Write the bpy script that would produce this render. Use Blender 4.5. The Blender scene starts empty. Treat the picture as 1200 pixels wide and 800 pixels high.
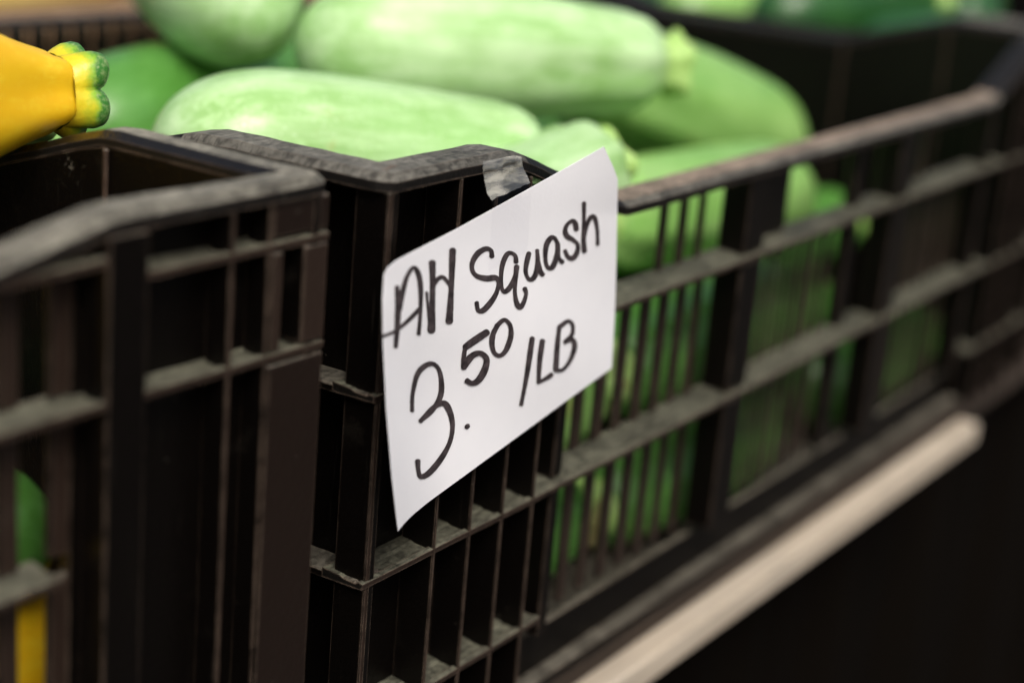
import bpy, bmesh, math, random
import numpy as np
from mathutils import Vector, Matrix
random.seed(7)
S = bpy.context.scene
COL = S.collection

# ------------------------------------------------------------------ camera
# World: X runs along the crate fronts, Y goes back over the table, Z is up.
# The top front-left corner of the squash crate is the point (0, 0, OZ).
TABLE_Z = 0.80
CRATE_H = 0.193
OZ = TABLE_Z + CRATE_H
FPX = 2038.0
_F = np.array([1370, -505, 2038.0]); _F /= np.linalg.norm(_F)
_N = np.array([-580, 6650, 2038.0]); _N /= np.linalg.norm(_N)
_N -= _F * (_F @ _N); _N /= np.linalg.norm(_N)
_D = np.cross(_F, _N); _D = -_D if _D[2] < 0 else _D
RM = np.array([_F, _D, -_N])
CAM = -RM @ (0.438 * np.array([-145 / FPX, -193 / FPX, 1.0])) + np.array([0, 0, OZ])


def px(x, y, axis, val):
    """the point where the line of sight through photo pixel (x, y) meets a plane of the place"""
    r = RM @ np.array([(x - 600) / FPX, (y - 400) / FPX, 1.0])
    return Vector(CAM + (val - CAM[axis]) / r[axis] * r)


cam_d = bpy.data.cameras.new('camera')
cam = bpy.data.objects.new('camera', cam_d); COL.objects.link(cam)
M3 = Matrix([[RM[i][0], -RM[i][1], -RM[i][2]] for i in range(3)])
cam.matrix_world = Matrix.Translation(Vector(CAM)) @ M3.to_4x4()
cam_d.sensor_width = 36.0
cam_d.lens = FPX / 1200 * 36
cam_d.clip_start = 0.02; cam_d.clip_end = 200
cam_d.dof.use_dof = True
cam_d.dof.focus_distance = 0.485
cam_d.dof.aperture_fstop = 5.0
S.camera = cam

# ------------------------------------------------------------------ light
SUN_EL, SUN_AZ = 52.0, 228.0      # azimuth measured from +X, anticlockwise
w = bpy.data.worlds.new('World'); S.world = w; w.use_nodes = True
nt = w.node_tree; bg = nt.nodes['Background']
sky = nt.nodes.new('ShaderNodeTexSky'); sky.sky_type = 'NISHITA'; sky.sun_disc = False
sky.sun_elevation = math.radians(SUN_EL)
sky.sun_rotation = math.radians(90 - SUN_AZ)
sky.air_density = 1.0; sky.dust_density = 9.0; sky.ozone_density = 1.0
nt.links.new(sky.outputs[0], bg.inputs[0]); bg.inputs[1].default_value = 0.085
sd = bpy.data.lights.new('sun', 'SUN'); sd.energy = 1.5; sd.angle = math.radians(28); sd.color = (1, .985, .96)
so = bpy.data.objects.new('sun', sd); COL.objects.link(so)
dv = Vector((math.cos(math.radians(SUN_EL)) * math.cos(math.radians(SUN_AZ)),
             math.cos(math.radians(SUN_EL)) * math.sin(math.radians(SUN_AZ)), math.sin(math.radians(SUN_EL))))
so.rotation_euler = dv.to_track_quat('Z', 'Y').to_euler(); so.location = (0, 0, 4)
S.view_settings.view_transform = 'Standard'; S.view_settings.look = 'None'
S.view_settings.gamma = 1; S.view_settings.exposure = 0.60
S.render.engine = 'CYCLES'


# ------------------------------------------------------------------ materials
def new_mat(name):
    m = bpy.data.materials.new(name); m.use_nodes = True
    n = m.node_tree
    return m, n, n.nodes['Principled BSDF'], n.links.new


def nd(n, t, **kw):
    x = n.nodes.new(t)
    for k, v in kw.items():
        setattr(x, k, v)
    return x


def noise(n, vec, scale, detail=4, rough=.55):
    t = nd(n, 'ShaderNodeTexNoise'); t.inputs['Scale'].default_value = scale
    t.inputs['Detail'].default_value = detail; t.inputs['Roughness'].default_value = rough
    if vec is not None:
        n.links.new(vec, t.inputs['Vector'])
    return t.outputs['Fac']


def ramp(n, fac, stops):
    r = nd(n, 'ShaderNodeValToRGB'); e = r.color_ramp.elements
    while len(e) < len(stops):
        e.new(.5)
    for i, (p, c) in enumerate(stops):
        e[i].position = p; e[i].color = (*c, 1) if len(c) == 3 else c
    n.links.new(fac, r.inputs[0]); return r.outputs[0]


def mix(n, fac, a, b, mode='MIX'):
    m = nd(n, 'ShaderNodeMix', data_type='RGBA', blend_type=mode)
    for s, v in ((0, fac), (6, a), (7, b)):
        if hasattr(v, 'is_output'):
            n.links.new(v, m.inputs[s])
        else:
            m.inputs[s].default_value = v if s == 0 else (*v, 1)
    return m.outputs[2]


def math_n(n, op, a, b=None):
    m = nd(n, 'ShaderNodeMath', operation=op)
    for i, v in enumerate((a, b)):
        if v is None: continue
        if hasattr(v, 'is_output'): n.links.new(v, m.inputs[i])
        else: m.inputs[i].default_value = v
    return m.outputs[0]


def bump(n, bs, h, strength, dist):
    b = nd(n, 'ShaderNodeBump'); b.inputs['Strength'].default_value = strength; b.inputs['Distance'].default_value = dist
    n.links.new(h, b.inputs['Height']); n.links.new(b.outputs[0], bs.inputs['Normal'])


def plastic(name, base, dust=(.20, .185, .15), dust_amt=.8, rough=.34, spec=.18, mud=False, edge=1.0):
    m, n, b, L = new_mat(name)
    g = nd(n, 'ShaderNodeNewGeometry'); pos = g.outputs['Position']
    sep = nd(n, 'ShaderNodeSeparateXYZ'); L(g.outputs['True Normal'], sep.inputs[0])
    up = nd(n, 'ShaderNodeMapRange'); up.inputs['From Min'].default_value = .35; up.inputs['From Max'].default_value = .85
    L(sep.outputs[2], up.inputs[0])
    n1 = noise(n, pos, 55, 6, .65); n2 = noise(n, pos, 480, 3, .6); n3 = noise(n, pos, 1500, 2, .5)
    dn = ramp(n, n1, [(.34, (.42,) * 3), (.58, (1,) * 3)])
    dfine = ramp(n, n2, [(.34, (.40,) * 3), (.58, (1,) * 3)])
    bv = nd(n, 'ShaderNodeBevel'); bv.samples = 4; bv.inputs['Radius'].default_value = .0008
    dt = nd(n, 'ShaderNodeVectorMath', operation='DOT_PRODUCT'); L(bv.outputs[0], dt.inputs[0]); L(g.outputs['True Normal'], dt.inputs[1])
    eg = nd(n, 'ShaderNodeMapRange'); eg.inputs['From Min'].default_value = .97; eg.inputs['From Max'].default_value = .80; L(dt.outputs['Value'], eg.inputs[0])
    rub = math_n(n, 'SUBTRACT', 1.0, math_n(n, 'MULTIPLY', eg.outputs[0], .55))
    ms_ = nd(n, 'ShaderNodeMapping'); ms_.inputs['Scale'].default_value = (160, 900, 300); ms_.inputs['Rotation'].default_value = (0, 0, .6); L(pos, ms_.inputs[0])
    wipe = ramp(n, noise(n, ms_.outputs[0], 1, 3), [(.36, (.45,) * 3), (.5, (1,) * 3)])
    dn = math_n(n, 'MULTIPLY', math_n(n, 'MULTIPLY', dn, rub), wipe)
    dust_f = math_n(n, 'MULTIPLY', math_n(n, 'MULTIPLY', up.outputs[0], dn), math_n(n, 'MULTIPLY', dfine, dust_amt))
    # smears and dried specks on the upright faces
    smear = ramp(n, n1, [(.62, (0, 0, 0)), (.82, (.12,) * 3)])
    speck = ramp(n, n2, [(.725, (0, 0, 0)), (.77, (1,) * 3)])
    mp = nd(n, 'ShaderNodeMapping'); mp.inputs['Scale'].default_value = (900, 900, 25); L(pos, mp.inputs[0])
    scr = ramp(n, noise(n, mp.outputs[0], 1, 2), [(.68, (0, 0, 0)), (.76, (.22,) * 3)])
    f = math_n(n, 'MAXIMUM', dust_f, math_n(n, 'MULTIPLY', math_n(n, 'MAXIMUM', smear, math_n(n, 'MULTIPLY', speck, .5)), .5))
    f = math_n(n, 'MAXIMUM', f, math_n(n, 'MULTIPLY', scr, .35))
    n4 = noise(n, pos, 140, 5, .7)
    ew_ = math_n(n, 'MULTIPLY', eg.outputs[0], ramp(n, n4, [(.36, (.16,) * 3), (.62, (.80,) * 3)]))
    if mud:
        dm = nd(n, 'ShaderNodeVectorMath', operation='DISTANCE'); L(pos, dm.inputs[0]); dm.inputs[1].default_value = (-.0205, .0815, OZ - .0085)
        mk = ramp(n, math_n(n, 'ADD', math_n(n, 'MULTIPLY', dm.outputs['Value'], 38), math_n(n, 'MULTIPLY', noise(n, pos, 620, 5, .75), 1.0)), [(.62, (.7,) * 3), (.80, (0, 0, 0))])
        f = math_n(n, 'MAXIMUM', f, mk)
    dcol = mix(n, n1, dust, tuple(c * .78 for c in dust))
    L(mix(n, math_n(n, 'MULTIPLY', ew_, edge), mix(n, f, base, dcol), (.21, .155, .118)), b.inputs['Base Color'])
    rr = nd(n, 'ShaderNodeMapRange'); rr.inputs['To Min'].default_value = rough; rr.inputs['To Max'].default_value = .85
    L(f, rr.inputs[0]); L(rr.outputs[0], b.inputs['Roughness'])
    b.inputs['Specular IOR Level'].default_value = spec
    bump(n, b, math_n(n, 'ADD', n2, math_n(n, 'MULTIPLY', n3, .5)), .4, .0006)
    return m


BLACK = plastic('black_plastic', (.0022, .0016, .0013), dust=(.20, .185, .15), mud=True)
WORN = plastic('worn_black_plastic', (.022, .0140, .0105), rough=.30, spec=.3)
BROWN = plastic('brownish_black_plastic', (.0105, .0062, .0045), rough=.28, spec=.35)
RIMM = plastic('dusty_rim_plastic', (.006, .0055, .005), dust=(.33, .32, .265), dust_amt=.95, rough=.5)
CLEAN = plastic('clean_black_plastic', (.0035, .003, .0026), dust_amt=.04, rough=.22, spec=.45)
RIMB = plastic('dusty_dark_rim_plastic', (.006, .0055, .005), dust=(.23, .225, .195), dust_amt=.92, rough=.5)
RUBBED = plastic('rubbed_black_plastic', (.004, .0035, .003), dust_amt=.06, rough=.4)
RIBM = plastic('grimy_rib_plastic', (.005, .0045, .0038), dust=(.155, .155, .115), dust_amt=.9, rough=.5)
LOWRIM = plastic('sun_faded_plastic', (.007, .006, .005), dust=(.40, .32, .25), dust_amt=.95, rough=.5)


def squash_mat(name, pale, mid, deep, speck, gloss=.3, stripe=.6):
    m, n, b, L = new_mat(name)
    tc = nd(n, 'ShaderNodeTexCoord'); o = tc.outputs['Object']
    info = nd(n, 'ShaderNodeObjectInfo')
    off = nd(n, 'ShaderNodeVectorMath', operation='ADD'); L(o, off.inputs[0])
    cmb = nd(n, 'ShaderNodeCombineXYZ')
    for i in range(3): L(math_n(n, 'MULTIPLY', info.outputs['Random'], 3.0 + i), cmb.inputs[i])
    L(cmb.outputs[0], off.inputs[1]); v = off.outputs[0]
    mp = nd(n, 'ShaderNodeMapping'); mp.inputs['Scale'].default_value = (7, 75, 75); L(v, mp.inputs[0])
    st = noise(n, mp.outputs[0], 1, 4, .6)
    big = noise(n, v, 38, 3)
    c = mix(n, ramp(n, st, [(.40, (0,) * 3), (.58, (1,) * 3)]), pale, mid)
    c = mix(n, ramp(n, big, [(.42, (0,) * 3), (.72, (stripe,) * 3)]), c, deep)
    vo = nd(n, 'ShaderNodeTexVoronoi'); vo.inputs['Scale'].default_value = 420; L(v, vo.inputs['Vector'])
    sp = ramp(n, vo.outputs['Distance'], [(.12, (.55,) * 3), (.30, (0,) * 3)])
    c = mix(n, math_n(n, 'MULTIPLY', sp, noise(n, v, 60, 2)), c, speck)
    mp2 = nd(n, 'ShaderNodeMapping'); mp2.inputs['Scale'].default_value = (60, 210, 210); L(v, mp2.inputs[0])
    fl = ramp(n, noise(n, mp2.outputs[0], 1, 5, .75), [(.50, (0,) * 3), (.66, (.42,) * 3)])
    c = mix(n, fl, c, tuple(min(.9, x * 1.25 + .03) for x in pale))
    scar = ramp(n, noise(n, v, 26, 5, .7), [(.63, (0,) * 3), (.72, (.42,) * 3)])
    c = mix(n, scar, c, (.42, .36, .13))
    L(c, b.inputs['Base Color'])
    b.inputs['Roughness'].default_value = gloss
    b.inputs['Subsurface Weight'].default_value = .06
    b.inputs['Subsurface Radius'].default_value = (.004, .006, .002); b.inputs['Subsurface Scale'].default_value = .6
    bump(n, b, noise(n, v, 260, 3), .12, .0008)
    return m


PALE = squash_mat('pale_squash_skin', (.46, .67, .36), (.29, .52, .19), (.19, .40, .085), (.70, .83, .62), .34)
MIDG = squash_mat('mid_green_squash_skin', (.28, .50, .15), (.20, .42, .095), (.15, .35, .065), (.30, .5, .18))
SHADE = squash_mat('shaded_green_squash_skin', (.09, .26, .05), (.07, .22, .035), (.05, .17, .02), (.2, .4, .12))  # darker green skin, its tone lowered further for shade deep in the crates
DARKG = squash_mat('dark_zucchini_skin', (.016, .085, .018), (.010, .06, .012), (.03, .11, .02), (.06, .2, .05), .3)
CREAM = squash_mat('pale_yellow_squash_skin', (.80, .64, .22), (.76, .56, .12), (.7, .5, .08), (.85, .72, .35), .36, .5)
YELL = squash_mat('yellow_squash_skin', (.86, .55, .012), (.82, .49, .008), (.78, .43, .006), (.86, .62, .05), .36, .5)
CUT = squash_mat('dried_stem_cut', (.36, .33, .16), (.28, .24, .10), (.20, .15, .06), (.5, .45, .25), .7)
STEMG = squash_mat('cut_stem_pale', (.42, .62, .22), (.30, .5, .12), (.22, .42, .08), (.6, .7, .4), .5)


def yellow_stem_mat():
    m, n, b, L = new_mat('yellow_green_stem')
    tc = nd(n, 'ShaderNodeTexCoord'); o = tc.outputs['Object']
    s = nd(n, 'ShaderNodeSeparateXYZ'); L(o, s.inputs[0])
    f = math_n(n, 'ADD', math_n(n, 'MULTIPLY', s.outputs[0], 105), math_n(n, 'MULTIPLY', noise(n, o, 210, 4, .6), .75))
    c = ramp(n, f, [(.0, (.72, .46, .012)), (.55, (.62, .55, .02)), (.86, (.22, .42, .03)), (1.0, (.035, .17, .02))])
    rough = ramp(n, noise(n, o, 900, 4, .7), [(.45, (0,) * 3), (.7, (.55,) * 3)])
    r2 = ramp(n, f, [(.75, (0,) * 3), (.95, (1,) * 3)])
    c = mix(n, math_n(n, 'MULTIPLY', rough, r2), c, (.42, .50, .24))
    L(c, b.inputs['Base Color']); b.inputs['Roughness'].default_value = .36
    b.inputs['Subsurface Weight'].default_value = .1; b.inputs['Subsurface Radius'].default_value = (.004, .005, .001); b.inputs['Subsurface Scale'].default_value = .5
    bump(n, b, noise(n, o, 500, 3), .3, .0008)
    return m


YSTEM = yellow_stem_mat()


def wood(name, a, c2, scale=1.0):
    m, n, b, L = new_mat(name)
    g = nd(n, 'ShaderNodeNewGeometry')
    mp = nd(n, 'ShaderNodeMapping'); mp.inputs['Scale'].default_value = (9 * scale, 160 * scale, 160 * scale); L(g.outputs['Position'], mp.inputs[0])
    g1 = noise(n, mp.outputs[0], 1, 5, .6); g2 = noise(n, g.outputs['Position'], 22, 4)
    c = mix(n, ramp(n, g1, [(.3, (0,) * 3), (.7, (1,) * 3)]), a, c2)
    c = mix(n, ramp(n, g2, [(.45, (0,) * 3), (.75, (.5,) * 3)]), c, tuple(x * .55 for x in a))
    L(c, b.inputs['Base Color']); b.inputs['Roughness'].default_value = .75
    bump(n, b, g1, .3, .001)
    return m


WOODP = wood('pale_planed_wood', (.52, .46, .375), (.36, .305, .235))
WOODD = wood('dark_weathered_wood', (.05, .035, .024), (.03, .02, .014))


def paper():
    m, n, b, L = new_mat('white_card')
    g = nd(n, 'ShaderNodeNewGeometry'); p = g.outputs['Position']
    c = mix(n, noise(n, p, 90, 4), (.80, .815, .85), (.75, .765, .81))
    L(c, b.inputs['Base Color']); b.inputs['Roughness'].default_value = .7
    bump(n, b, math_n(n, 'ADD', noise(n, p, 700, 3), noise(n, p, 45, 2)), .12, .0006)
    return m


def ink():
    m, n, b, L = new_mat('marker_ink')
    g = nd(n, 'ShaderNodeNewGeometry')
    c = ramp(n, noise(n, g.outputs['Position'], 420, 4, .7), [(.38, (.013, .009, .011)), (.72, (.085, .068, .072))])
    L(c, b.inputs['Base Color']); b.inputs['Roughness'].default_value = .55
    return m


def tape_mat(name, ior, add, wr):
    m, n, b, L = new_mat(name)
    g = nd(n, 'ShaderNodeNewGeometry')
    b.inputs['Base Color'].default_value = (.75, .75, .78, 1); b.inputs['Roughness'].default_value = .06
    b.inputs['Alpha'].default_value = .10
    b.inputs['Specular IOR Level'].default_value = .9
    gl = nd(n, 'ShaderNodeBsdfGlossy'); gl.inputs['Roughness'].default_value = .10
    tr = nd(n, 'ShaderNodeBsdfTransparent'); tr.inputs[0].default_value = (.985, .985, .99, 1)
    fr = nd(n, 'ShaderNodeFresnel'); fr.inputs[0].default_value = ior
    bp = nd(n, 'ShaderNodeBump'); bp.inputs['Strength'].default_value = wr; bp.inputs['Distance'].default_value = .002
    mp = nd(n, 'ShaderNodeMapping'); mp.inputs['Scale'].default_value = (70, 70, 260); mp.inputs['Rotation'].default_value = (0, .5, 0)
    L(g.outputs['Position'], mp.inputs[0]); L(noise(n, mp.outputs[0], 1, 2), bp.inputs['Height'])
    L(bp.outputs[0], gl.inputs['Normal']); L(bp.outputs[0], fr.inputs['Normal'])
    ms = nd(n, 'ShaderNodeMixShader'); ms.inputs[0].default_value = add; L(tr.outputs[0], ms.inputs[1]); L(gl.outputs[0], ms.inputs[2])
    if add > .1:
        df = nd(n, 'ShaderNodeBsdfDiffuse'); df.inputs[0].default_value = (.62, .62, .55, 1)
        mq = nd(n, 'ShaderNodeMapping'); mq.inputs['Scale'].default_value = (70, 40, 330); mq.inputs['Rotation'].default_value = (0, -.45, 0); L(g.outputs['Position'], mq.inputs[0])
        m2 = nd(n, 'ShaderNodeMixShader'); L(ramp(n, noise(n, mq.outputs[0], 1, 3), [(.42, (.06,) * 3), (.66, (.50,) * 3)]), m2.inputs[0])  # pale streaks paint the reflections of the crinkles into the colour
        L(ms.outputs[0], m2.inputs[1]); L(df.outputs[0], m2.inputs[2]); ms = m2
    L(ms.outputs[0], n.nodes['Material Output'].inputs[0])
    return m


def simple(name, a, b2, scale, rough=.8):
    m, n, b, L = new_mat(name); b.inputs['Specular IOR Level'].default_value = .05
    g = nd(n, 'ShaderNodeNewGeometry')
    L(mix(n, noise(n, g.outputs['Position'], scale, 6, .65), a, b2), b.inputs['Base Color']); b.inputs['Roughness'].default_value = rough
    bump(n, b, noise(n, g.outputs['Position'], scale * 4, 4), .4, .003)
    return m


PAPER, INK, TAPE = paper(), ink(), tape_mat('clear_tape', 1.12, .02, .1)
TAPE2 = tape_mat('crinkled_tape', 1.8, .20, .35)
ASPHALT = simple('asphalt', (.035, .033, .031), (.06, .057, .053), 30)
CLOTH = simple('added_shade_cloth', (.0016, .0011, .0007), (.0036, .0025, .0015), 15, .95)
KRAFT = simple('kraft_cardboard', (.36, .23, .13), (.30, .19, .11), 40)


# ------------------------------------------------------------------ mesh helpers
def obj(name, me, parent=None, loc=(0, 0, 0)):
    o = bpy.data.objects.new(name, me); COL.objects.link(o); o.location = loc
    if parent is not None: o.parent = parent
    return o


def empty(name, loc, rz=0, **props):
    o = bpy.data.objects.new(name, None); COL.objects.link(o); o.location = loc; o.rotation_euler = (0, 0, rz)
    o.empty_display_size = .02
    for k, v in props.items(): o[k] = v
    return o


def tag(o, label, cat, group=None):
    o['label'] = label; o['category'] = cat
    if group: o['group'] = group
    return o


def finish(bm, name, mats, smooth=False):
    me = bpy.data.meshes.new(name); bm.to_mesh(me); bm.free()
    for m in (mats if isinstance(mats, (list, tuple)) else [mats]): me.materials.append(m)
    if smooth:
        for p in me.polygons: p.use_smooth = True
    return me


def add_box(bm, x0, x1, y0, y1, z0, z1, mi=0):
    v = [bm.verts.new((x, y, z)) for z in (z0, z1) for y in (y0, y1) for x in (x0, x1)]
    fs = []
    for q in ((0, 2, 3, 1), (4, 5, 7, 6), (0, 1, 5, 4), (2, 6, 7, 3), (0, 4, 6, 2), (1, 3, 7, 5)):
        f = bm.faces.new([v[i] for i in q]); f.material_index = mi; fs.append(f)
    return fs


_cache = {}


def box_mesh(w_, d, h, mat, bev=.0005, front=None):
    """a box standing at the origin (x from 0, y from 0, z from 0), edges softened"""
    key = (round(w_, 5), round(d, 5), round(h, 5), mat.name, bev, front.name if front else '')
    if key in _cache: return _cache[key]
    bm = bmesh.new(); fs = add_box(bm, 0, w_, 0, d, 0, h)
    if front: fs[2].material_index = 1
    if bev:
        bmesh.ops.bevel(bm, geom=list(bm.edges), offset=bev, segments=1, affect='EDGES')
    me = finish(bm, 'moulding', [mat] + ([front] if front else []))
    _cache[key] = me
    return me


def box(name, parent, x0, x1, y0, y1, z0, z1, mat=BLACK, bev=.0005, front=None):
    return obj(name, box_mesh(x1 - x0, y1 - y0, z1 - z0, mat, bev, front), parent, (x0, y0, z0))


def smoothstep(a, b, x):
    t = min(1, max(0, (x - a) / (b - a))); return t * t * (3 - 2 * t)


def ramp_drop(t, flat, end, drop):
    """0 on the raised corner, -drop past the ramp, straight between with eased ends"""
    if t <= flat: return 0
    u = min(1, (t - flat) / (end - flat))
    e = .12
    if u < e: g = u * u / (2 * e)
    elif u > 1 - e: g = (1 - e) - (1 - u) ** 2 / (2 * e)
    else: g = u - e / 2
    return -drop * g / (1 - e)


WALL = .012       # the wall plane lies this far behind the outer edge of rim and ribs


def make_crate(name, loc, rz, L, W, H, fr, en, ribs, spec, detail=True):
    """fr / en: (flat, ramp end, drop) of the long and the short sides; ribs: depths below the top"""
    root = empty(name, loc, rz)
    WALL = spec.get('wall', .012)
    zf = lambda t: H + ramp_drop(min(t, L - t), *fr)
    ze = lambda t: H + ramp_drop(min(t, W - t), *en)
    # ---- rim: one closed moulding that follows the dips
    pts = []
    rc = .006

    def line(n, f):
        for i in range(n + 1): pts.append(f(i / n))

    def arc(cx, cy, a0, zz):
        for i in range(1, 5):
            a = math.radians(a0 + 90 * i / 5); pts.append((cx + rc * math.cos(a), cy + rc * math.sin(a), zz, math.cos(a), math.sin(a)))
    line(90, lambda s: (rc + (L - 2 * rc) * s, 0, zf(rc + (L - 2 * rc) * s), 0, -1)); arc(L - rc, rc, -90, H)
    line(60, lambda s: (L, rc + (W - 2 * rc) * s, ze(rc + (W - 2 * rc) * s), 1, 0)); arc(L - rc, W - rc, 0, H)
    line(90, lambda s: (L - rc - (L - 2 * rc) * s, W, zf(rc + (L - 2 * rc) * s), 0, 1)); arc(rc, W - rc, 90, H)
    line(60, lambda s: (0, W - rc - (W - 2 * rc) * s, ze(rc + (W - 2 * rc) * s), -1, 0)); arc(rc, rc, 180, H)
    wd, th, bv = WALL + .0030, spec.get('rim', .0046), .0020
    sec = [(0, -th), (0, -bv), (bv, 0), (wd - .0022, 0), (wd, -.0020), (wd, -.004), (.003, -.004), (.003, -th)]
    bm = bmesh.new(); rings = []
    rr = random.Random(3)
    for (x, y, z, nx, ny) in pts:
        wob = rr.uniform(-.00012, .00012)
        rings.append([bm.verts.new((x - nx * a, y - ny * a, z + b + wob)) for a, b in sec])
    k = len(sec)
    for i in range(len(rings)):
        y = pts[i][1]
        a, b = rings[i], rings[(i + 1) % len(rings)]
        cz = sum(v.co.z for v in a) / k
        for j in range(k):
            f = bm.faces.new((a[j], b[j], b[(j + 1) % k], a[(j + 1) % k])); f.smooth = False
            f.material_index = 3 if (fr[2] > .012 and j != 3 and H - fr[2] * .93 - .003 < cz < H - .0045) else 1 if (cz < H - fr[2] * .97 - .003 and fr[2] > .012 and j == 2) else (2 if (fr[2] > .012 and H - fr[2] * .93 - .003 < cz < H - .0045) or j == 3 else 0)
    bmesh.ops.recalc_face_normals(bm, faces=bm.faces)
    obj('rim', finish(bm, 'rim', [spec.get('rim_mat', RIMM), LOWRIM, CLEAN, RUBBED]), root)

    # ---- floor
    box('floor', root, .006, L - .006, .006, W - .006, 0, .004, BLACK, 0)
    # ---- walls: solid corner panels whose top edge follows the rim, with the wall plane WALL behind the edge
    def panel(parent, nm, a0, a1, z0, zfun, place, thick=.0028, n=10):
        bm = bmesh.new(); top = []
        for i in range(n + 1):
            a = a0 + (a1 - a0) * i / n; z1 = zfun(a) - .0042
            top.append([bm.verts.new(place(a, b, z)) for b, z in ((0, z0), (0, z1), (thick, z1), (thick, z0))])
        for i in range(n):
            p, q = top[i], top[i + 1]
            for j in range(4): bm.faces.new((p[j], q[j], q[(j + 1) % 4], p[(j + 1) % 4]))
        bm.faces.new(top[0][::-1]); bm.faces.new(top[-1])
        bmesh.ops.recalc_face_normals(bm, faces=bm.faces)
        return obj(nm, finish(bm, nm, BLACK), parent)

    # front (detailed)
    fw = empty('front_wall', (0, 0, 0)); fw.parent = root
    Lp, Rp = spec['left_panel'], spec['right_panel']
    pf = lambda a, b, z: (a, WALL + b, z)
    panel(fw, 'corner_panel', WALL, Lp, .0045, zf, pf)
    panel(fw, 'corner_panel', L - Rp, L - WALL, .0045, zf, pf)
    panel(fw, 'kick_panel', Lp + .0002, L - Rp - .0002, .0045, lambda a: .024, pf, .0026)
    for x0, x1, z0, z1, y0 in spec['fins'](zf):
        box('fin', fw, x0, x1, y0, WALL - .0001, z0, z1, BLACK, .0004, {True: None, False: WORN}[.01 < x1 - x0 < .013] if x1 - x0 < .013 else BROWN)
    for dz, x0, x1 in ribs:
        z = H - dz
        bm = bmesh.new()
        x0 = .0006 if x0 is None else x0; x1 = L - .0006 if x1 is None else x1
        yb = WALL + .0025
        prof = [(.0006, z - .0010), (.0004, z + .0007), (.0020, z + .0011), (.0030, z + .0004), (.0070, z + .0006), (.0082, z + .0011), (yb, z + .0016), (yb, z - .0012)]
        nseg = max(2, int((x1 - x0) / .02)); rg = []
        rr = random.Random(int(dz * 1e4))
        for i in range(nseg + 1):
            x = x0 + (x1 - x0) * i / nseg; wob = rr.uniform(-.00025, .00025)
            rg.append([bm.verts.new((x, y, zz + wob)) for y, zz in prof])
        for i in range(nseg):
            for j in range(8):
                f = bm.faces.new((rg[i][j], rg[i + 1][j], rg[i + 1][(j + 1) % 8], rg[i][(j + 1) % 8])); f.material_index = 1 if j == 0 else 0
        bm.faces.new(rg[0][::-1]); bm.faces.new(rg[-1]); bmesh.ops.recalc_face_normals(bm, faces=bm.faces)
        obj('rib', finish(bm, 'rib', [RIBM, WORN]), fw)
    for nm, x0, x1, z0, z1, y0, y1 in spec['bars'](zf):
        if z1 - z0 > .003:
            box(nm, fw, x0, x1, y0, y1, z0, z1, BLACK, .0006 if nm != 'slat' else .0008, WORN if nm == 'slat' else None)
    # ends
    for side in (0, 1):
        ew = empty('end_wall', (0, 0, 0)); ew.parent = root
        xo = (lambda d: d) if side == 0 else (lambda d: L - d)
        pe = lambda a, b, z, xo=xo: (xo(WALL + b), a, z)
        panel(ew, 'end_panel', WALL + .003, W - WALL - .003, .0045, ze, pe, n=40)
        ys = [.0275, .056, .066, .095, .125, .128 + .05]
        ys = sorted(set([round(y, 4) for y in ys + [W - y for y in ys]]))
        for y in ys:
            a, b = sorted((xo(.0004), xo(WALL - .0001)))
            box('fin', ew, a, b, y, y + .0022, .002, ze(y) - .0048, BLACK, .0004)
        for y0 in (.0004, W - .0026):
            a, b = sorted((xo(.0036), xo(.0064)))
            box('corner_post', ew, a, b, y0 + .0004, y0 + .0022, .002, H - .0048, BLACK, .0004)
        for y in (.0665, W - .0665 - .0035, .127, W - .127 - .0035):     # upright seams on the inside
            a, b = sorted((xo(WALL + .0028), xo(WALL + .0042)))
            box('seam', ew, a, b, y, y + .0016, .004, ze(y + .002) - .0045, WORN, .0004)
        for dz, *_ in ribs:
            if dz < fr[2] or dz < en[2] + .006: continue
            a, b = sorted((xo(.0008), xo(WALL - .0002)))
            box('rib', ew, a, b, .0030, W - .0030, H - dz - .0015, H - dz + .001, BLACK, .0004)
    # back (seen from inside only: uprights and a solid lower half)
    bw = empty('back_wall', (0, 0, 0)); bw.parent = root
    pb = lambda a, b, z: (a, W - WALL - b, z)
    panel(bw, 'corner_panel', WALL, .105, .0045, zf, pb); panel(bw, 'corner_panel', L - .105, L - WALL, .0045, zf, pb)
    panel(bw, 'kick_panel', .1052, L - .1052, .0045, lambda a: H - .10, pb, .0026)
    x = .112
    while x < L - .112:
        box('slat', bw, x, x + .0085, W - WALL - .004, W - WALL + .001, H - .1045, zf(x) - .0042, BLACK, .0006); x += .0138
    for dz in (.040, .051, .0735, .085):
        box('cross_slat', bw, .10, L - .10, W - WALL + .0012, W - WALL + .0034, H - dz - .0026, H - dz + .0022, BLACK, .0005)
    for dz in (.060,):
        box('rib', bw, .10, L - .10, W - WALL + .0012, W - .002, H - dz - .002, H - dz + .001, BLACK, .0005)
    return root


# ------------------------------------------------------------------ ground and table
bm = bmesh.new()
v = [bm.verts.new(p) for p in ((-30, -30, 0), (30, -30, 0), (30, 30, 0), (-30, 30, 0))]; bm.faces.new(v)
g = obj('ground', finish(bm, 'ground', ASPHALT)); g['kind'] = 'structure'

tb = tag(empty('market_table', (.4, .4, 0)), 'long wooden market table with pale edge board under the crates', 'table')


def tbox(name, x0, x1, y0, y1, z0, z1, mat, bev=.002):
    return box(name, tb, x0 - .4, x1 - .4, y0 - .4, y1 - .4, z0, z1, mat, bev)


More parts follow.
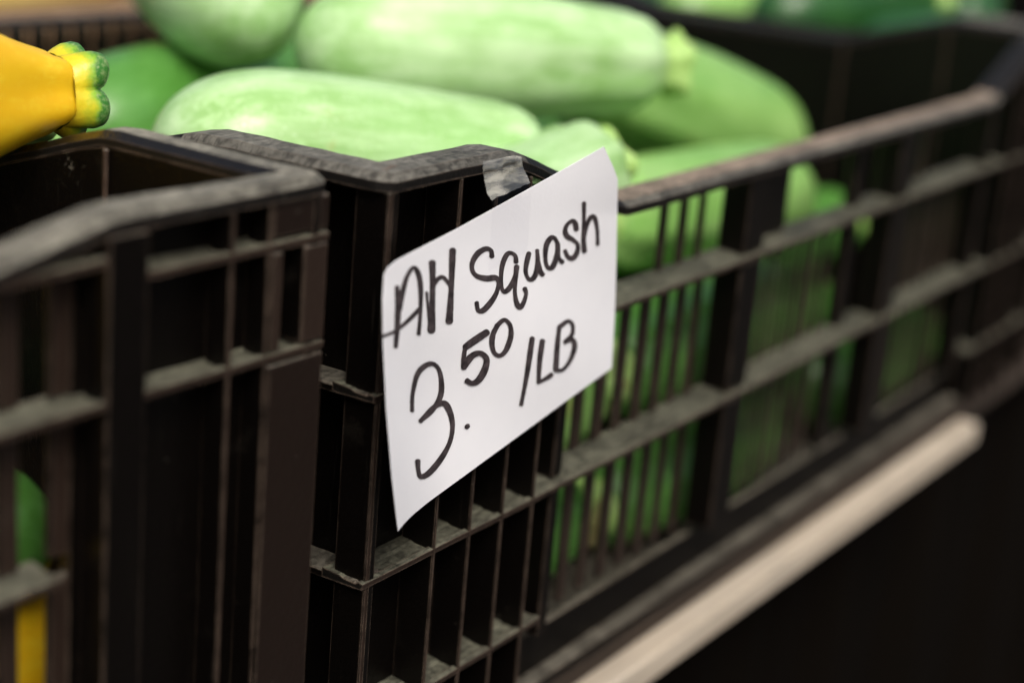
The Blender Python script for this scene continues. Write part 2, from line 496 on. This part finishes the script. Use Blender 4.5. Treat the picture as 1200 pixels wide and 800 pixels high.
for i in range(7):
    tbox('plank', -1.0, 1.9, .012 + i * .14, .012 + i * .14 + .137, TABLE_Z - .022, TABLE_Z - .0002, WOODD)
eb = tbox('edge_board', -1.0, .556, .0000, .0115, TABLE_Z - .0165, TABLE_Z - .0050, WOODP, .001)
eb.rotation_euler = (0, .0062, 0)
bm = bmesh.new(); rows = []
rk = random.Random(9)
for i in range(9):
    z = (TABLE_Z - .023) * (1 - i / 8) + .004; row = []
    for j in range(401):
        x = -1.35 + 2.9 * j / 400 + .0
        am = .004 + .016 * (i / 8)
        y = .026 - .4 + .02 + am * (math.sin(x * 41 + 1.3 * math.sin(x * 7)) + .5 * math.sin(x * 93 + i * .3 + 2 * math.sin(x * 11)))
        row.append(bm.verts.new((x, y, z)))
    rows.append(row)
for i in range(8):
    for j in range(400): bm.faces.new((rows[i][j], rows[i][j + 1], rows[i + 1][j + 1], rows[i + 1][j]))
obj('added_skirt', finish(bm, 'added_skirt', CLOTH, True), tb)  # added cloth, stands in for the darkness under the table
for x in (-.95, .62, 1.82):
    for y in (.09, .90):
        tbox('leg', x, x + .06, y, y + .06, 0, TABLE_Z - .0225, WOODD)
for y in (.10, .92):
    tbox('apron', -.88, 1.80, y + .012, y + .03, TABLE_Z - .10, TABLE_Z - .0225, WOODD)


# ------------------------------------------------------------------ the crates
RIBS_B = [(.0600, None, None), (.1140, None, None), (.1590, None, .098), (.1590, .515, None)]
LB, WB = .620, .405


def fins_b(zf):
    out = []
    H = CRATE_H
    for x in (.0024, .0335, .0515, .0690, .0865):
        wdt = .0030 if x < .01 else .0013
        out.append((x, x + wdt, .002, zf(x + wdt) - .0048, .0010 if x < .01 else .0003))
    for x in (.0024, .0335, .0515, .0690, .0865):
        xx = LB - x - .0020
        out.append((xx, xx + .0019, .002, zf(xx) - .0048, .0002))
    out.append((.0152, .0330, .0278, .0296, .0060))
    return out


def bars_b(zf):
    H = CRATE_H
    z2, z3 = H - .060, H - .114
    y0, y1 = .0128, .0145
    out = []
    rows = [(z2 + .0012, None), (z3 + .0012, z2 - .0030), (.0242, z3 - .0030)]
    # heavy uprights that stand proud between the ribs
    for x0, x1, ya in ((.2270, .2430, .0030), (.2460, .2790, .0105), (.3460, .3560, .0095), (.3800, .3970, .0030)):
        for r, (a, b) in enumerate(rows):
            if x0 == .2460 and r: continue
            b2 = zf((x0 + x1) / 2) - .0048 if b is None else b
            out.append(('upright', x0, x1, a, b2, ya, y1))
    # posts
    for x0, x1 in ((.1040, .1095), (.5040, .5095)):
        for r, (a, b) in enumerate(rows):
            b2 = min(zf(x0), zf(x1)) - .0048 if b is None else b
            out.append(('upright', x0, x1, a, b2, .004, y1))
    # slats
    def fill(xa, xb, pitch, wdt, row):
        a, b = rows[row]; x = xa
        while x + wdt <= xb:
            b2 = zf(x) - .0045 if b is None else b
            out.append(('slat', x, x + wdt, a, b2, y0 + random.uniform(-.0004, .0004), y1)); x += pitch
    fill(.1775, .2262, .0148, .0048, 0)
    fill(.4020, .4500, .0148, .0052, 0)
    for row in (1, 2):
        fill(.1160, .2262, .0136, .0062, row)
        fill(.2500, .3450, .0115, .0062, row)
        fill(.4030, .5020, .0126, .0060, row)
    return out


SPEC_B = dict(rim_mat=RIMB, left_panel=.0885, right_panel=.0885, fins=fins_b, bars=bars_b)
crB = make_crate('plastic_crate', (0, 0, TABLE_Z), 0, LB, WB, CRATE_H, (.055, .131, .0245), (.063, .135, .0190), RIBS_B, SPEC_B)
tag(crB, 'dusty black plastic crate heaped with pale green squash, price card on its front', 'crate', 'black produce crates on the table')

# neighbour on the right, reached only past the far end of the first: same mould
LA, WA, HA = .60, .40, .1965


def fins_a(zf):
    out = []
    for d, wdt, ya in ((.0004, .0195, .0006), (.0205, .0010, .0008), (.0330, .0015, .0004), (.0600, .0115, .0001)):
        x = LA - d - wdt
        top = zf(x) - .0048
        if wdt > .015:
            out.append((x, x + wdt, .002, HA - .045, ya))              # flat lower post
            out.append((x, x + .0035, HA - .0415, HA - .0170, ya)); out.append((x + .0110, x + wdt, HA - .0415, HA - .0170, ya)); out.append((x, x + wdt, HA - .0135, HA - .0050, ya + .0004))
        else:
            out.append((x, x + wdt, .002, top, ya))
    for d in (.0004, .030, .055, .072):
        out.append((d, d + .0018, .002, zf(d) - .0048, .0004))
    return out


def bars_a(zf):
    out = []; zr = [HA - .0108, HA - .0430, HA - .0805]
    rows = [(zr[1] + .0012, zr[0] - .003), (zr[2] + .0012, zr[1] - .003), (.0242, zr[2] - .003)]
    x = LA - .0800
    i = 0
    while x > .085:
        wdt = .0060
        for a, b in rows: out.append(('slat', x, x + wdt, a, b, .0085, .0106))
        x -= .0138
    for x0 in (.20, .30, .39):
        for a, b in rows: out.append(('upright', x0, x0 + .012, a, b, .0008, .0106))
    return out


RIBS_A = [(.0108, .0750, LA - .0716), (.0155, LA - .0598, None), (.0430, None, None), (.0805, .0750, LA - .083), (.118, .0750, LA - .083), (.155, .0750, LA - .083)]
SPEC_A = dict(wall=.0082, left_panel=.0750, right_panel=.0745, fins=fins_a, bars=bars_a)
rzA = math.radians(-2.0)
cornerA = Vector((-.0215, .000, TABLE_Z))
locA = cornerA - Vector((LA * math.cos(rzA), LA * math.sin(rzA), 0))
crA = make_crate('plastic_crate', locA, rzA, LA, WA, HA, (.067, .112, .0080), (.066, .135, .0195), RIBS_A, SPEC_A)
tag(crA, 'dusty black plastic crate holding yellow squash, no card on it', 'crate', 'black produce crates on the table')


def copy_tree(o, parent=None):
    c = o.copy(); COL.objects.link(c); c.parent = parent
    for ch in list(o.children): copy_tree(ch, c)
    return c


crC = copy_tree(crB); crC.location = (LB + .022, .004, TABLE_Z)
tag(crC, 'black plastic crate of dark green zucchini beyond the pale squash', 'crate', 'black produce crates on the table')


# ------------------------------------------------------------------ squash
def squash_mesh(name, Ln, r, neck, bend, mat, seed, lob=.02, nseg=34, nr=40):
    rd = random.Random(seed); ph = rd.random() * 6.28
    bm = bmesh.new(); rings = []
    bulge = rd.uniform(.3, .5)
    for i in range(nr + 1):
        s = i / nr
        s = s * s * (3 - 2 * s) * .55 + s * .45
        x = s * Ln
        e = r / Ln * 1.75
        cap = max(0, 1 - ((e - s) / e) ** 2.3) ** .5 if s < e else 1
        body = 1 - (1 - neck) * smoothstep(.35, 1.0, s) ** 1.1
        body *= 1 + .025 * math.sin(s * 5 + ph)
        sh = 1.0
        if s > .90: sh = 1 - .30 * ((s - .90) / .10) ** 2.2
        R = r * cap * body * sh
        ring = []
        for j in range(nseg):
            a = 2 * math.pi * j / nseg
            lb = 1 + lob * (.25 + smoothstep(.4, 1, s)) * (abs(math.cos(4 * a + ph)) * 2 - 1) + .012 * math.sin(2 * a + ph + 3 * s)
            ring.append(bm.verts.new((x, R * lb * math.cos(a), R * lb * math.sin(a) + bend * math.sin(math.pi * s) * Ln)))
        rings.append(ring)
    for i in range(nr):
        for j in range(nseg):
            bm.faces.new((rings[i][j], rings[i][(j + 1) % nseg], rings[i + 1][(j + 1) % nseg], rings[i + 1][j]))
    bmesh.ops.contextual_create(bm, geom=rings[-1])
    bmesh.ops.remove_doubles(bm, verts=rings[0], dist=1e-6)
    bmesh.ops.recalc_face_normals(bm, faces=bm.faces)
    return finish(bm, name, mat, True)


def stem_mesh(r, ln, mat, flare=1.06, lob=.12, seed=0):
    bm = bmesh.new(); rings = []; n = 40; ph = seed
    prof = [(-.10, 1.02), (.0, .98), (.25, .84), (.5, .80), (.75, .86), (.93, .98 * flare), (.98, .97 * flare), (1.0, .90 * flare), (.985, .5), (.95, .0001)]
    for s, k in prof:
        rings.append([bm.verts.new((s * ln, r * k * (1 + lob * min(1, max(0, s)) ** .5 * math.cos(5 * (2 * math.pi * j / n) + ph)) * math.cos(2 * math.pi * j / n),
                                    r * k * (1 + lob * min(1, max(0, s)) ** .5 * math.cos(5 * (2 * math.pi * j / n) + ph)) * math.sin(2 * math.pi * j / n))) for j in range(n)])
    for i in range(len(rings) - 1):
        for j in range(n):
            f = bm.faces.new((rings[i][j], rings[i][(j + 1) % n], rings[i + 1][(j + 1) % n], rings[i + 1][j])); f.material_index = int(i >= 6)
    bmesh.ops.recalc_face_normals(bm, faces=bm.faces)
    return finish(bm, 'stem', [mat, CUT], True)


def aim(o, p0, p1, roll=0.0):
    d = (p1 - p0).normalized()
    q = d.to_track_quat('X', 'Z')
    o.location = p0; o.rotation_mode = 'QUATERNION'
    o.rotation_quaternion = q @ Matrix.Rotation(roll, 3, 'X').to_quaternion()


def cm(x, y, z): return Vector((x / 100, y / 100, OZ + z / 100))


def squash(name, label, p0, p1, r, mat, smat, neck=.74, bend=.0, roll=0, seed=1, group=None, cat='squash', stem_len=.013, mesh=None, lob=.045):
    """p0: blossom end, p1: where the stem leaves the flesh (cm from the crate corner)"""
    p0, p1 = cm(*p0), cm(*p1); Ln = (p1 - p0).length
    root = empty(name, p0); tag(root, label, cat, group)
    aim(root, p0, p1, roll)
    obj('body', mesh or squash_mesh('squash_body', Ln, r / 100, neck, bend, mat, seed, lob), root)
    st = obj('stem', stem_mesh(r / 100 * neck * .68, stem_len, smat, seed=seed), root); st.location = (Ln, 0, 0)
    return root


GP = 'pale green squash heaped in the crate'
squash('pale_green_squash', 'pale green squash lying just behind the carded crate corner, freckled with tan marks', (5.8, 13.7, -2.15), (18.8, 7.7, -3.5), 2.85, PALE, STEMG, .78, .0, .3, 11, GP)
squash('pale_green_squash', 'large pale green squash on top of the heap, stem turned to the crate end', (17.2, 17.4, -.2), (31.0, 9.5, -.8), 2.95, PALE, STEMG, .68, .012, 1.2, 12, GP, stem_len=.014)
squash('pale_green_squash', 'pale green squash with a cut stem end touching the dip of the front rim', (8.0, 5.2, -4.7), (20.8, 6.0, -3.5), 2.2, PALE, STEMG, .92, 0, .5, 13, GP, stem_len=.008)
squash('pale_green_squash', 'plump pale squash pointing its round end forward, highest at the back of the heap', (16.6, 18.8, .75), (24.4, 32.0, 1.6), 2.9, PALE, STEMG, .8, 0, .2, 14, GP)
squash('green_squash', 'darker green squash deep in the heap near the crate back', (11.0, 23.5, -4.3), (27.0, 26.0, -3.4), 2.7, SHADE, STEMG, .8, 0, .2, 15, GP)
squash('pale_green_squash', 'small pale squash tucked beside the end wall under the yellow one', (5.4, 17.3, -2.7), (4.2, 30.5, -5.0), 2.1, PALE, STEMG, .8, 0, .7, 16, GP)
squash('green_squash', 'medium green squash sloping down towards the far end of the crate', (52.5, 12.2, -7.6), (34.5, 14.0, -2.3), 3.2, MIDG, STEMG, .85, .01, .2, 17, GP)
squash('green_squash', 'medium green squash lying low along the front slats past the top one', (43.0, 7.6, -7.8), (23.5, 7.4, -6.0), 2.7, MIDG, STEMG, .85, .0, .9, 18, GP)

# the rest of the heap, glimpsed between the slats: shared shapes
SH = [squash_mesh('squash_body', .155, .026, .8, b, PALE, 30 + i) for i, b in enumerate((0, .012, -.01))]
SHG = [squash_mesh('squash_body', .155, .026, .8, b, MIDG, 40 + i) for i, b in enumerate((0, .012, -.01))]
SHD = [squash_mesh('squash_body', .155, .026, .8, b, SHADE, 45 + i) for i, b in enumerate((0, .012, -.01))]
stS = stem_mesh(.0140, .012, STEMG)
rd = random.Random(5)


def heap_squash(p, ang, tilt, me, label, group, cat='squash', name='pale_green_squash', stm=None):
    d = Vector((math.cos(ang) * math.cos(tilt), math.sin(ang) * math.cos(tilt), math.sin(tilt)))
    c = cm(*p); p0 = c - d * .0775
    root = empty(name, p0); tag(root, label, cat, group); aim(root, p0, c + d * .0775, rd.random() * 6)
    obj('body', me, root); s = obj('stem', stm or stS, root); s.location = (.155, 0, 0)


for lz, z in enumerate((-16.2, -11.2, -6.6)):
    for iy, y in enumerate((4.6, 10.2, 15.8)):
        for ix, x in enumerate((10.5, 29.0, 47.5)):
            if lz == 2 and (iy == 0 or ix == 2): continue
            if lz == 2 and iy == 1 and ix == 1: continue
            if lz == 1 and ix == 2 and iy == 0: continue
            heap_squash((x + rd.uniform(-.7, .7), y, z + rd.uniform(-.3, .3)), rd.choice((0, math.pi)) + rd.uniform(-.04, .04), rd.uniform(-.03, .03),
                        (SHD[(ix + iy) % 3] if lz == 0 or ix > 0 else rd.choice(SHG)), 'green squash glimpsed through the slats low in the carded crate', 'squash low in the carded crate')  # darker skins low and to the right paint in the dimness behind the slats
for (x, y, z) in ((27.5, 20.5, -4.8), (14.5, 29.5, -7.4), (30, 32, -7.6), (47, 22, -9.5), (47, 29, -10.5), (25, 17, -8.5), (47, 35, -11.5)):
    heap_squash((x, y, z), rd.uniform(-.25, .1), 0, rd.choice(SH + SHG), 'pale green squash half hidden under the others at the back of the heap', 'squash at the back of the carded crate')

# ---- yellow squash in the neighbouring crate
Y0, Y1 = cm(-16.5, 12.2, 1.25), cm(-1.65, 10.1, .72)
LY = (Y1 - Y0).length
ys = empty('yellow_squash', Y0); tag(ys, 'yellow squash with a knobbly green cut stem leaning over the crate end', 'squash')
aim(ys, Y0, Y1, 1.05)


def yellow_body():
    bm = bmesh.new(); n, nr = 60, 60; rings = []
    for i in range(nr + 1):
        s = i / nr; x = s * LY
        cap = math.sqrt(max(0, 1 - ((.19 - s) / .19) ** 2)) if s < .19 else 1
        R = .0300 - .0198 * smoothstep(.5, 1.04, s) ** 1.5
        if s > .97: R *= 1 - .10 * ((s - .97) / .03) ** 2
        R *= cap; lo = .085 * smoothstep(.5, 1, s)
        rings.append([bm.verts.new((x, R * (1 + lo * math.cos(5 * 2 * math.pi * j / n)) * math.cos(2 * math.pi * j / n), R * (1 + lo * math.cos(5 * 2 * math.pi * j / n)) * math.sin(2 * math.pi * j / n))) for j in range(n)])
    for i in range(nr):
        for j in range(n): bm.faces.new((rings[i][j], rings[i][(j + 1) % n], rings[i + 1][(j + 1) % n], rings[i + 1][j]))
    bmesh.ops.contextual_create(bm, geom=rings[-1]); bmesh.ops.remove_doubles(bm, verts=rings[0], dist=1e-6)
    bmesh.ops.recalc_face_normals(bm, faces=bm.faces)
    return finish(bm, 'yellow_body', YELL, True)


def yellow_stem():
    """five swollen lobes round a sunken, corky cut"""
    bm = bmesh.new(); n = 80; rings = []
    prof = [(-.0012, .0096, .03), (.0004, .0101, .06), (.0020, .0105, .10), (.0040, .0109, .14), (.0060, .0110, .17), (.0076, .0105, .20), (.0086, .0094, .22), (.0091, .0080, .22), (.0088, .0062, .20), (.0078, .0040, .14), (.0070, .0000, 0)]
    for x, R, lo in prof:
        rg = []
        for j in range(n):
            a = 2 * math.pi * j / n
            c = abs(math.cos(2.5 * a)) ** .8 * 2 - 1
            amp = 1 + .12 * math.sin(a * 2 + 1)
            k = 1 + lo * c * amp
            k *= 1.07
            rg.append(bm.verts.new((x * (1 + .10 * math.sin(a + .8)) + .0008 * c * (x > .004), R * k * math.cos(a), R * k * math.sin(a))))
        rings.append(rg)
    for i in range(len(rings) - 1):
        for j in range(n): bm.faces.new((rings[i][j], rings[i][(j + 1) % n], rings[i + 1][(j + 1) % n], rings[i + 1][j]))
    bmesh.ops.remove_doubles(bm, verts=bm.verts, dist=1e-7)
    bmesh.ops.recalc_face_normals(bm, faces=bm.faces)
    return finish(bm, 'yellow_stem', YSTEM, True)


obj('body', yellow_body(), ys)
st = obj('stem', yellow_stem(), ys); st.location = (LY, 0, 0)

squash('dark_green_zucchini', 'dark green zucchini lying behind the yellow squash over the crate end', (-15, 15.2, -.3), (-.5, 13.3, -.6), 2.0, DARKG, STEMG, .8, 0, 0, 21, None, 'zucchini', .008)
SHY = squash_mesh('squash_body', .155, .022, .62, .01, YELL, 50)
SHC = squash_mesh('squash_body', .155, .022, .62, .01, CREAM, 51)
stY = stem_mesh(.011, .012, STEMG)
for (x, y, z, a) in ((-11.5, 4.6, -12.6, .05), (-11.0, 9.6, -14.0, 3.1), (-12.0, 4.4, -16.9, 3.2), (-26, 10, -16.4, 0), (-14.0, 14.8, -11.0, 0), (-22.5, 13.5, -4.9, .06), (-21, 9.5, -5.6, 3.0)):
    heap_squash((x, y, z), a, 0, SHY, 'yellow squash low in its crate, glimpsed between the slats', 'yellow squash low in the crate', name='yellow_squash', stm=stY)
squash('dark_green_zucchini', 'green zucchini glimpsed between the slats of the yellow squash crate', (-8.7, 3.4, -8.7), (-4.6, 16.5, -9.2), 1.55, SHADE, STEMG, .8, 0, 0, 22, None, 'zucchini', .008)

# ---- dark green zucchini in the crate past the far end
for i, (a, b, r, mt, lab) in enumerate([
        ((66, 21, -2.2), (80, 15.5, -1.0), 2.6, DARKG, 'dark green zucchini on top beyond the far end of the pale squash'),
        ((65.5, 13.5, -3.4), (80, 10.0, -3.2), 2.4, DARKG, 'dark green zucchini lying beside the near rim of the far crate'),
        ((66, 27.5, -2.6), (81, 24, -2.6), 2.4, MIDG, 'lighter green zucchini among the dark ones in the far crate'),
        ((68, 33, -3.0), (84, 33, -2.4), 2.5, DARKG, 'dark green zucchini by the back wall of the far crate'),
        ((84, 14, -2.0), (99, 18, -2.0), 2.5, DARKG, 'dark green zucchini laid deeper in the far crate'),
        ((84, 24, -2.0), (99, 27, -2.4), 2.5, DARKG, 'dark green zucchini in the middle of the far crate'),
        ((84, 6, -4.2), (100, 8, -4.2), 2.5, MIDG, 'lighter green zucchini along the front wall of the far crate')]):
    squash('dark_green_zucchini', lab, a, b, r, mt, STEMG, .85, .01, i, 60 + i, 'zucchini in the far crate', 'zucchini')

# ------------------------------------------------------------------ carton of yellow squash behind
cb = tag(empty('cardboard_carton', (.45, .72, TABLE_Z)), 'brown cardboard carton of yellow squash behind the pale squash crate', 'carton')
for nm, a in (('side', (-.30, .30, -.185, -.181, .004, .150)), ('side', (-.30, .30, .181, .185, .004, .150)),
              ('side', (-.30, -.296, -.1805, .1805, .004, .150)), ('side', (.296, .30, -.1805, .1805, .004, .150)), ('bottom', (-.30, .30, -.185, .185, 0, .0038))):
    box(nm, cb, *a, KRAFT, .001)
for i in range(6):
    heap_squash((22 + (i % 3) * 17.0, 58.0 + (i // 3) * 8, -3.2 - (i % 2) * .4), rd.uniform(-.15, .15), 0, SHC,
                'pale yellow squash heaped in the carton behind the crates', 'yellow squash in the carton', name='yellow_squash', stm=stY)

# ------------------------------------------------------------------ price card
def card_y(x, y):
    a = max(0, min(1, (525 - x) / 75)); b = max(0, min(1, (y - 330) / 290))
    c = max(0, min(1, (x - 640) / 84)); d = max(0, min(1, (250 - y) / 80))
    wv = .0007 * math.sin(x * .021 + y * .008) + .0004 * math.sin(y * .03 - x * .012)
    return -.0044 + wv - .0085 * a * a * b - .0015 * a * a - .0030 * c * d


def card_pt(x, y, off=0.0):
    return px(x, y, 1, card_y(x, y) - off)


def poly_at(P, T, t):
    for i in range(len(T) - 1):
        if t <= T[i + 1] + 1e-9:
            u = (t - T[i]) / (T[i + 1] - T[i]); return (P[i][0] + (P[i + 1][0] - P[i][0]) * u, P[i][1] + (P[i + 1][1] - P[i][1]) * u)
    return P[-1]


top = [(450.5, 322), (455, 313.5), (465, 305), (480, 297), (535, 268.5), (600, 232.5), (660, 199), (708, 172)]
bot = [(466.5, 622), (474, 612.5), (486, 601), (502, 588), (550, 553), (610, 509), (665, 468.5), (717, 431)]
Ts = [0, .02, .06, .12, .33, .58, .82, 1]
lef = [(450.5, 322), (448.6, 350), (449.2, 400), (453, 480), (459.5, 560), (466.5, 622)]
Tl = [0, .1, .26, .52, .79, 1]
rig = [(708, 172), (713, 183), (719, 196), (724, 210), (722.5, 300), (720.5, 370), (717, 431)]
Tr = [0, .045, .095, .15, .5, .77, 1]
NS, NT = 50, 40
bm = bmesh.new(); gf, gb = [], []
for i in range(NT + 1):
    t = i / NT; rf, rb = [], []
    for j in range(NS + 1):
        s = j / NS
        a, b = poly_at(top, Ts, s), poly_at(bot, Ts, s); c, d = poly_at(lef, Tl, t), poly_at(rig, Tr, t)
        q = [(1 - t) * a[k] + t * b[k] + (1 - s) * c[k] + s * d[k] - ((1 - s) * (1 - t) * top[0][k] + s * (1 - t) * top[-1][k] + (1 - s) * t * bot[0][k] + s * t * bot[-1][k]) for k in (0, 1)]
        p = card_pt(*q); rf.append(bm.verts.new(p)); rb.append(bm.verts.new(p + Vector((0, .0002, 0))))
    gf.append(rf); gb.append(rb)
for i in range(NT):
    for j in range(NS):
        bm.faces.new((gf[i][j], gf[i + 1][j], gf[i + 1][j + 1], gf[i][j + 1]))
        bm.faces.new((gb[i][j], gb[i][j + 1], gb[i + 1][j + 1], gb[i + 1][j]))
ed = [(gf[0], gb[0]), (gf[-1], gb[-1]), ([r[0] for r in gf], [r[0] for r in gb]), ([r[-1] for r in gf], [r[-1] for r in gb])]
for f_, b_ in ed:
    for j in range(len(f_) - 1):
        bm.faces.new((f_[j], f_[j + 1], b_[j + 1], b_[j]))
        for q_ in (bm.edges.get((f_[j], f_[j + 1])), bm.edges.get((b_[j], b_[j + 1]))): q_.smooth = False
bmesh.ops.recalc_face_normals(bm, faces=bm.faces)
org = card_pt(590, 380)
sign = tag(empty('price_card', org), 'white price card handwritten AH Squash 3.50 /LB taped to crate corner', 'price card')


def rel(me):
    me.transform(Matrix.Translation(-org)); return me


obj('card', rel(finish(bm, 'card', PAPER, True)), sign)


def catmull(P, n=8):
    if len(P) < 3: return [tuple(P[0][k] + (P[-1][k] - P[0][k]) * i / n for k in (0, 1)) for i in range(n + 1)]
    Q = [P[0]] + list(P) + [P[-1]]; out = []
    for i in range(1, len(Q) - 2):
        for j in range(n):
            t = j / n
            out.append(tuple(.5 * (2 * Q[i][k] + (Q[i + 1][k] - Q[i - 1][k]) * t + (2 * Q[i - 1][k] - 5 * Q[i][k] + 4 * Q[i + 1][k] - Q[i + 2][k]) * t * t + (3 * Q[i][k] - Q[i - 1][k] - 3 * Q[i + 1][k] + Q[i + 2][k]) * t ** 3) for k in (0, 1)))
    out.append(P[-1]); return out


def zA(*P): return [(440 + x / 4, 220 + y / 4) for x, y in P]
def zB(*P): return [(580 + x / 5, 200 + y / 5) for x, y in P]
def zC(*P): return [(460 + x / 3.479, 350 + y / 3.479) for x, y in P]


LETTERS = [
    [(zA((101, 466), (106, 540), (103, 640), (95, 744)), 5.6), (zA((112, 575), (125, 500), (145, 425), (170, 380), (190, 380), (207, 425), (213, 500), (210, 600), (203, 684)), 5.0), (zA((34, 695), (90, 673), (150, 625), (206, 568)), 4.0)],
    [(zA((266, 350), (268, 440), (266, 560), (262, 672)), 7.4), (zA((240, 490), (246, 570), (252, 640)), 3.0), (zA((362, 292), (357, 440), (352, 540), (346, 628)), 7.0), (zA((275, 455), (295, 425), (320, 420), (345, 450)), 4.0)],
    [(zA((546, 322), (542, 295), (518, 286), (482, 306), (456, 346), (454, 385), (475, 413), (520, 425), (562, 422), (578, 445), (566, 495), (538, 540), (505, 574), (482, 574), (475, 540)), 5.4)],
    [(zB((124, 536), (120, 500), (95, 482), (70, 492), (46, 545), (36, 620), (42, 690), (60, 708), (90, 680), (115, 625), (128, 565)), 4.8), (zB((128, 560), (120, 650), (118, 720), (130, 780), (150, 798), (170, 768), (183, 720), (175, 690)), 5.0)],
    [(zB((200, 483), (186, 540), (181, 592), (196, 632), (220, 634), (240, 602), (249, 540), (248, 468)), 4.8), (zB((248, 468), (256, 540), (266, 588), (282, 610)), 4.8)],
    [(zB((366, 422), (350, 396), (326, 396), (301, 440), (296, 510), (306, 560), (330, 570), (350, 540), (364, 480), (368, 425)), 5.0), (zB((368, 430), (372, 490), (378, 516), (396, 536)), 4.8)],
    [(zB((478, 346), (470, 306), (450, 296), (421, 320), (412, 356), (426, 386), (460, 406), (485, 432), (484, 472), (460, 510), (430, 506), (412, 470)), 4.9)],
    [(zB((523, 190), (522, 300), (520, 400), (525, 474)), 4.8), (zB((522, 405), (538, 325), (560, 276), (585, 276), (600, 340), (603, 430)), 4.4)],
    [(zC((80, 455), (82, 390), (100, 312), (130, 275), (165, 265), (190, 290), (200, 345), (194, 400), (160, 458), (114, 498)), 5.2), (zC((116, 496), (160, 448), (205, 425), (230, 450), (245, 512), (235, 580), (200, 648), (150, 708), (116, 724), (106, 700), (103, 660)), 5.6)],
    [(zC((304, 519), (306, 521)), 6.0)],
    [(zC((386, 136), (340, 166), (297, 197)), 6.8), (zC((297, 197), (291, 240), (292, 282)), 5.2), (zC((292, 272), (325, 232), (360, 222), (384, 246), (375, 292), (350, 332), (325, 344), (304, 334)), 6.4)],
    [(zC((424, 112), (455, 86), (479, 106), (483, 150), (465, 205), (440, 231), (416, 220), (406, 182), (411, 142), (430, 106)), 5.0)],
    [(zC((570, 160), (556, 260), (541, 350), (525, 430)), 5.0)],
    [(zC((612, 170), (601, 250), (596, 340)), 5.0), (zC((596, 340), (625, 325), (650, 308)), 4.4)],
    [(zC((680, 116), (672, 200), (666, 290)), 5.0), (zC((680, 116), (715, 91), (735, 106), (732, 146), (704, 176)), 4.4), (zC((704, 176), (735, 167), (743, 196), (725, 250), (695, 288), (666, 290)), 4.6)],
]
rl = random.Random(2)
for li, strokes in enumerate(LETTERS):
    bm = bmesh.new()
    for si, (P, wd) in enumerate(strokes):
        C = catmull(P, 9); off = .00012 + .00004 * si + .00001 * li
        n = len(C); ph = rl.random() * 6; cen = []
        le, ri = [], []
        for i, (x, y) in enumerate(C):
            a, b = C[max(0, i - 1)], C[min(n - 1, i + 1)]
            dx, dy = b[0] - a[0], b[1] - a[1]; q = math.hypot(dx, dy) or 1
            h = wd * .56 * (1 + .17 * math.sin(i * .17 + ph) + rl.uniform(-.04, .04))
            le.append(bm.verts.new(card_pt(x - dy / q * h, y + dx / q * h, off)))
            ri.append(bm.verts.new(card_pt(x + dy / q * h, y - dx / q * h, off)))
        for i in range(n - 1): bm.faces.new((le[i], le[i + 1], ri[i + 1], ri[i]))
        for (e0, e1, C0, C1) in ((le[0], ri[0], C[0], C[1]), (ri[-1], le[-1], C[-1], C[-2])):
            dx, dy = C0[0] - C1[0], C0[1] - C1[1]; q = math.hypot(dx, dy) or 1; dx /= q; dy /= q
            h = wd * .56
            fan = []
            for k in range(1, 6):
                th = math.pi * k / 6
                cx_ = C0[0] + h * (.75 * math.sin(th) * dx + math.cos(th) * dy); cy_ = C0[1] + h * (.75 * math.sin(th) * dy - math.cos(th) * dx)
                fan.append(bm.verts.new(card_pt(cx_, cy_, off)))
            # order the cap from the nearer edge vertex
            if (fan[0].co - e0.co).length > (fan[0].co - e1.co).length: e0, e1 = e1, e0
            bm.faces.new([e0] + fan + [e1])
    obj('letter', rel(finish(bm, 'letter', INK)), sign)

# clear tape: from the card, up across the recess, over the rim
bm = bmesh.new(); rows = []
xa, xb = .0430, .0625
topz = px(588, 240, 1, -.004).z
path = [(-.0044, topz - .017), (-.0045, topz - .010), (-.0044, topz - .002), (-.0036, topz + .003), (-.0022, OZ - .0085), (-.0010, OZ - .0040), (-.0003, OZ - .0012), (.0010, OZ + .0003), (.0040, OZ + .0005), (.0085, OZ + .0005), (.0125, OZ + .0004)]
rt = random.Random(4)
for i, (y, z) in enumerate(path):
    row = []
    for j in range(13):
        u = j / 12; x = xa + (xb - xa) * u - .0045 * (i / len(path)) * .3
        zz = z + .0022 * (u - .5) * (i < 5) + (ramp_drop(x, .055, .131, .0245) if i > 4 else 0)
        crk = rt.uniform(-.0005, .0005) if 2 < i < 6 else 0
        row.append(bm.verts.new((x, y + crk - .0004 * math.sin(u * 9 + i) * (2 < i < 6), zz)))
    rows.append(row)
for i in range(len(rows) - 1):
    for j in range(12):
        f = bm.faces.new((rows[i][j], rows[i][j + 1], rows[i + 1][j + 1], rows[i + 1][j])); f.material_index = 1 if 2 < i < 6 else 0
obj('tape', rel(finish(bm, 'tape', [TAPE, TAPE2], True)), sign)
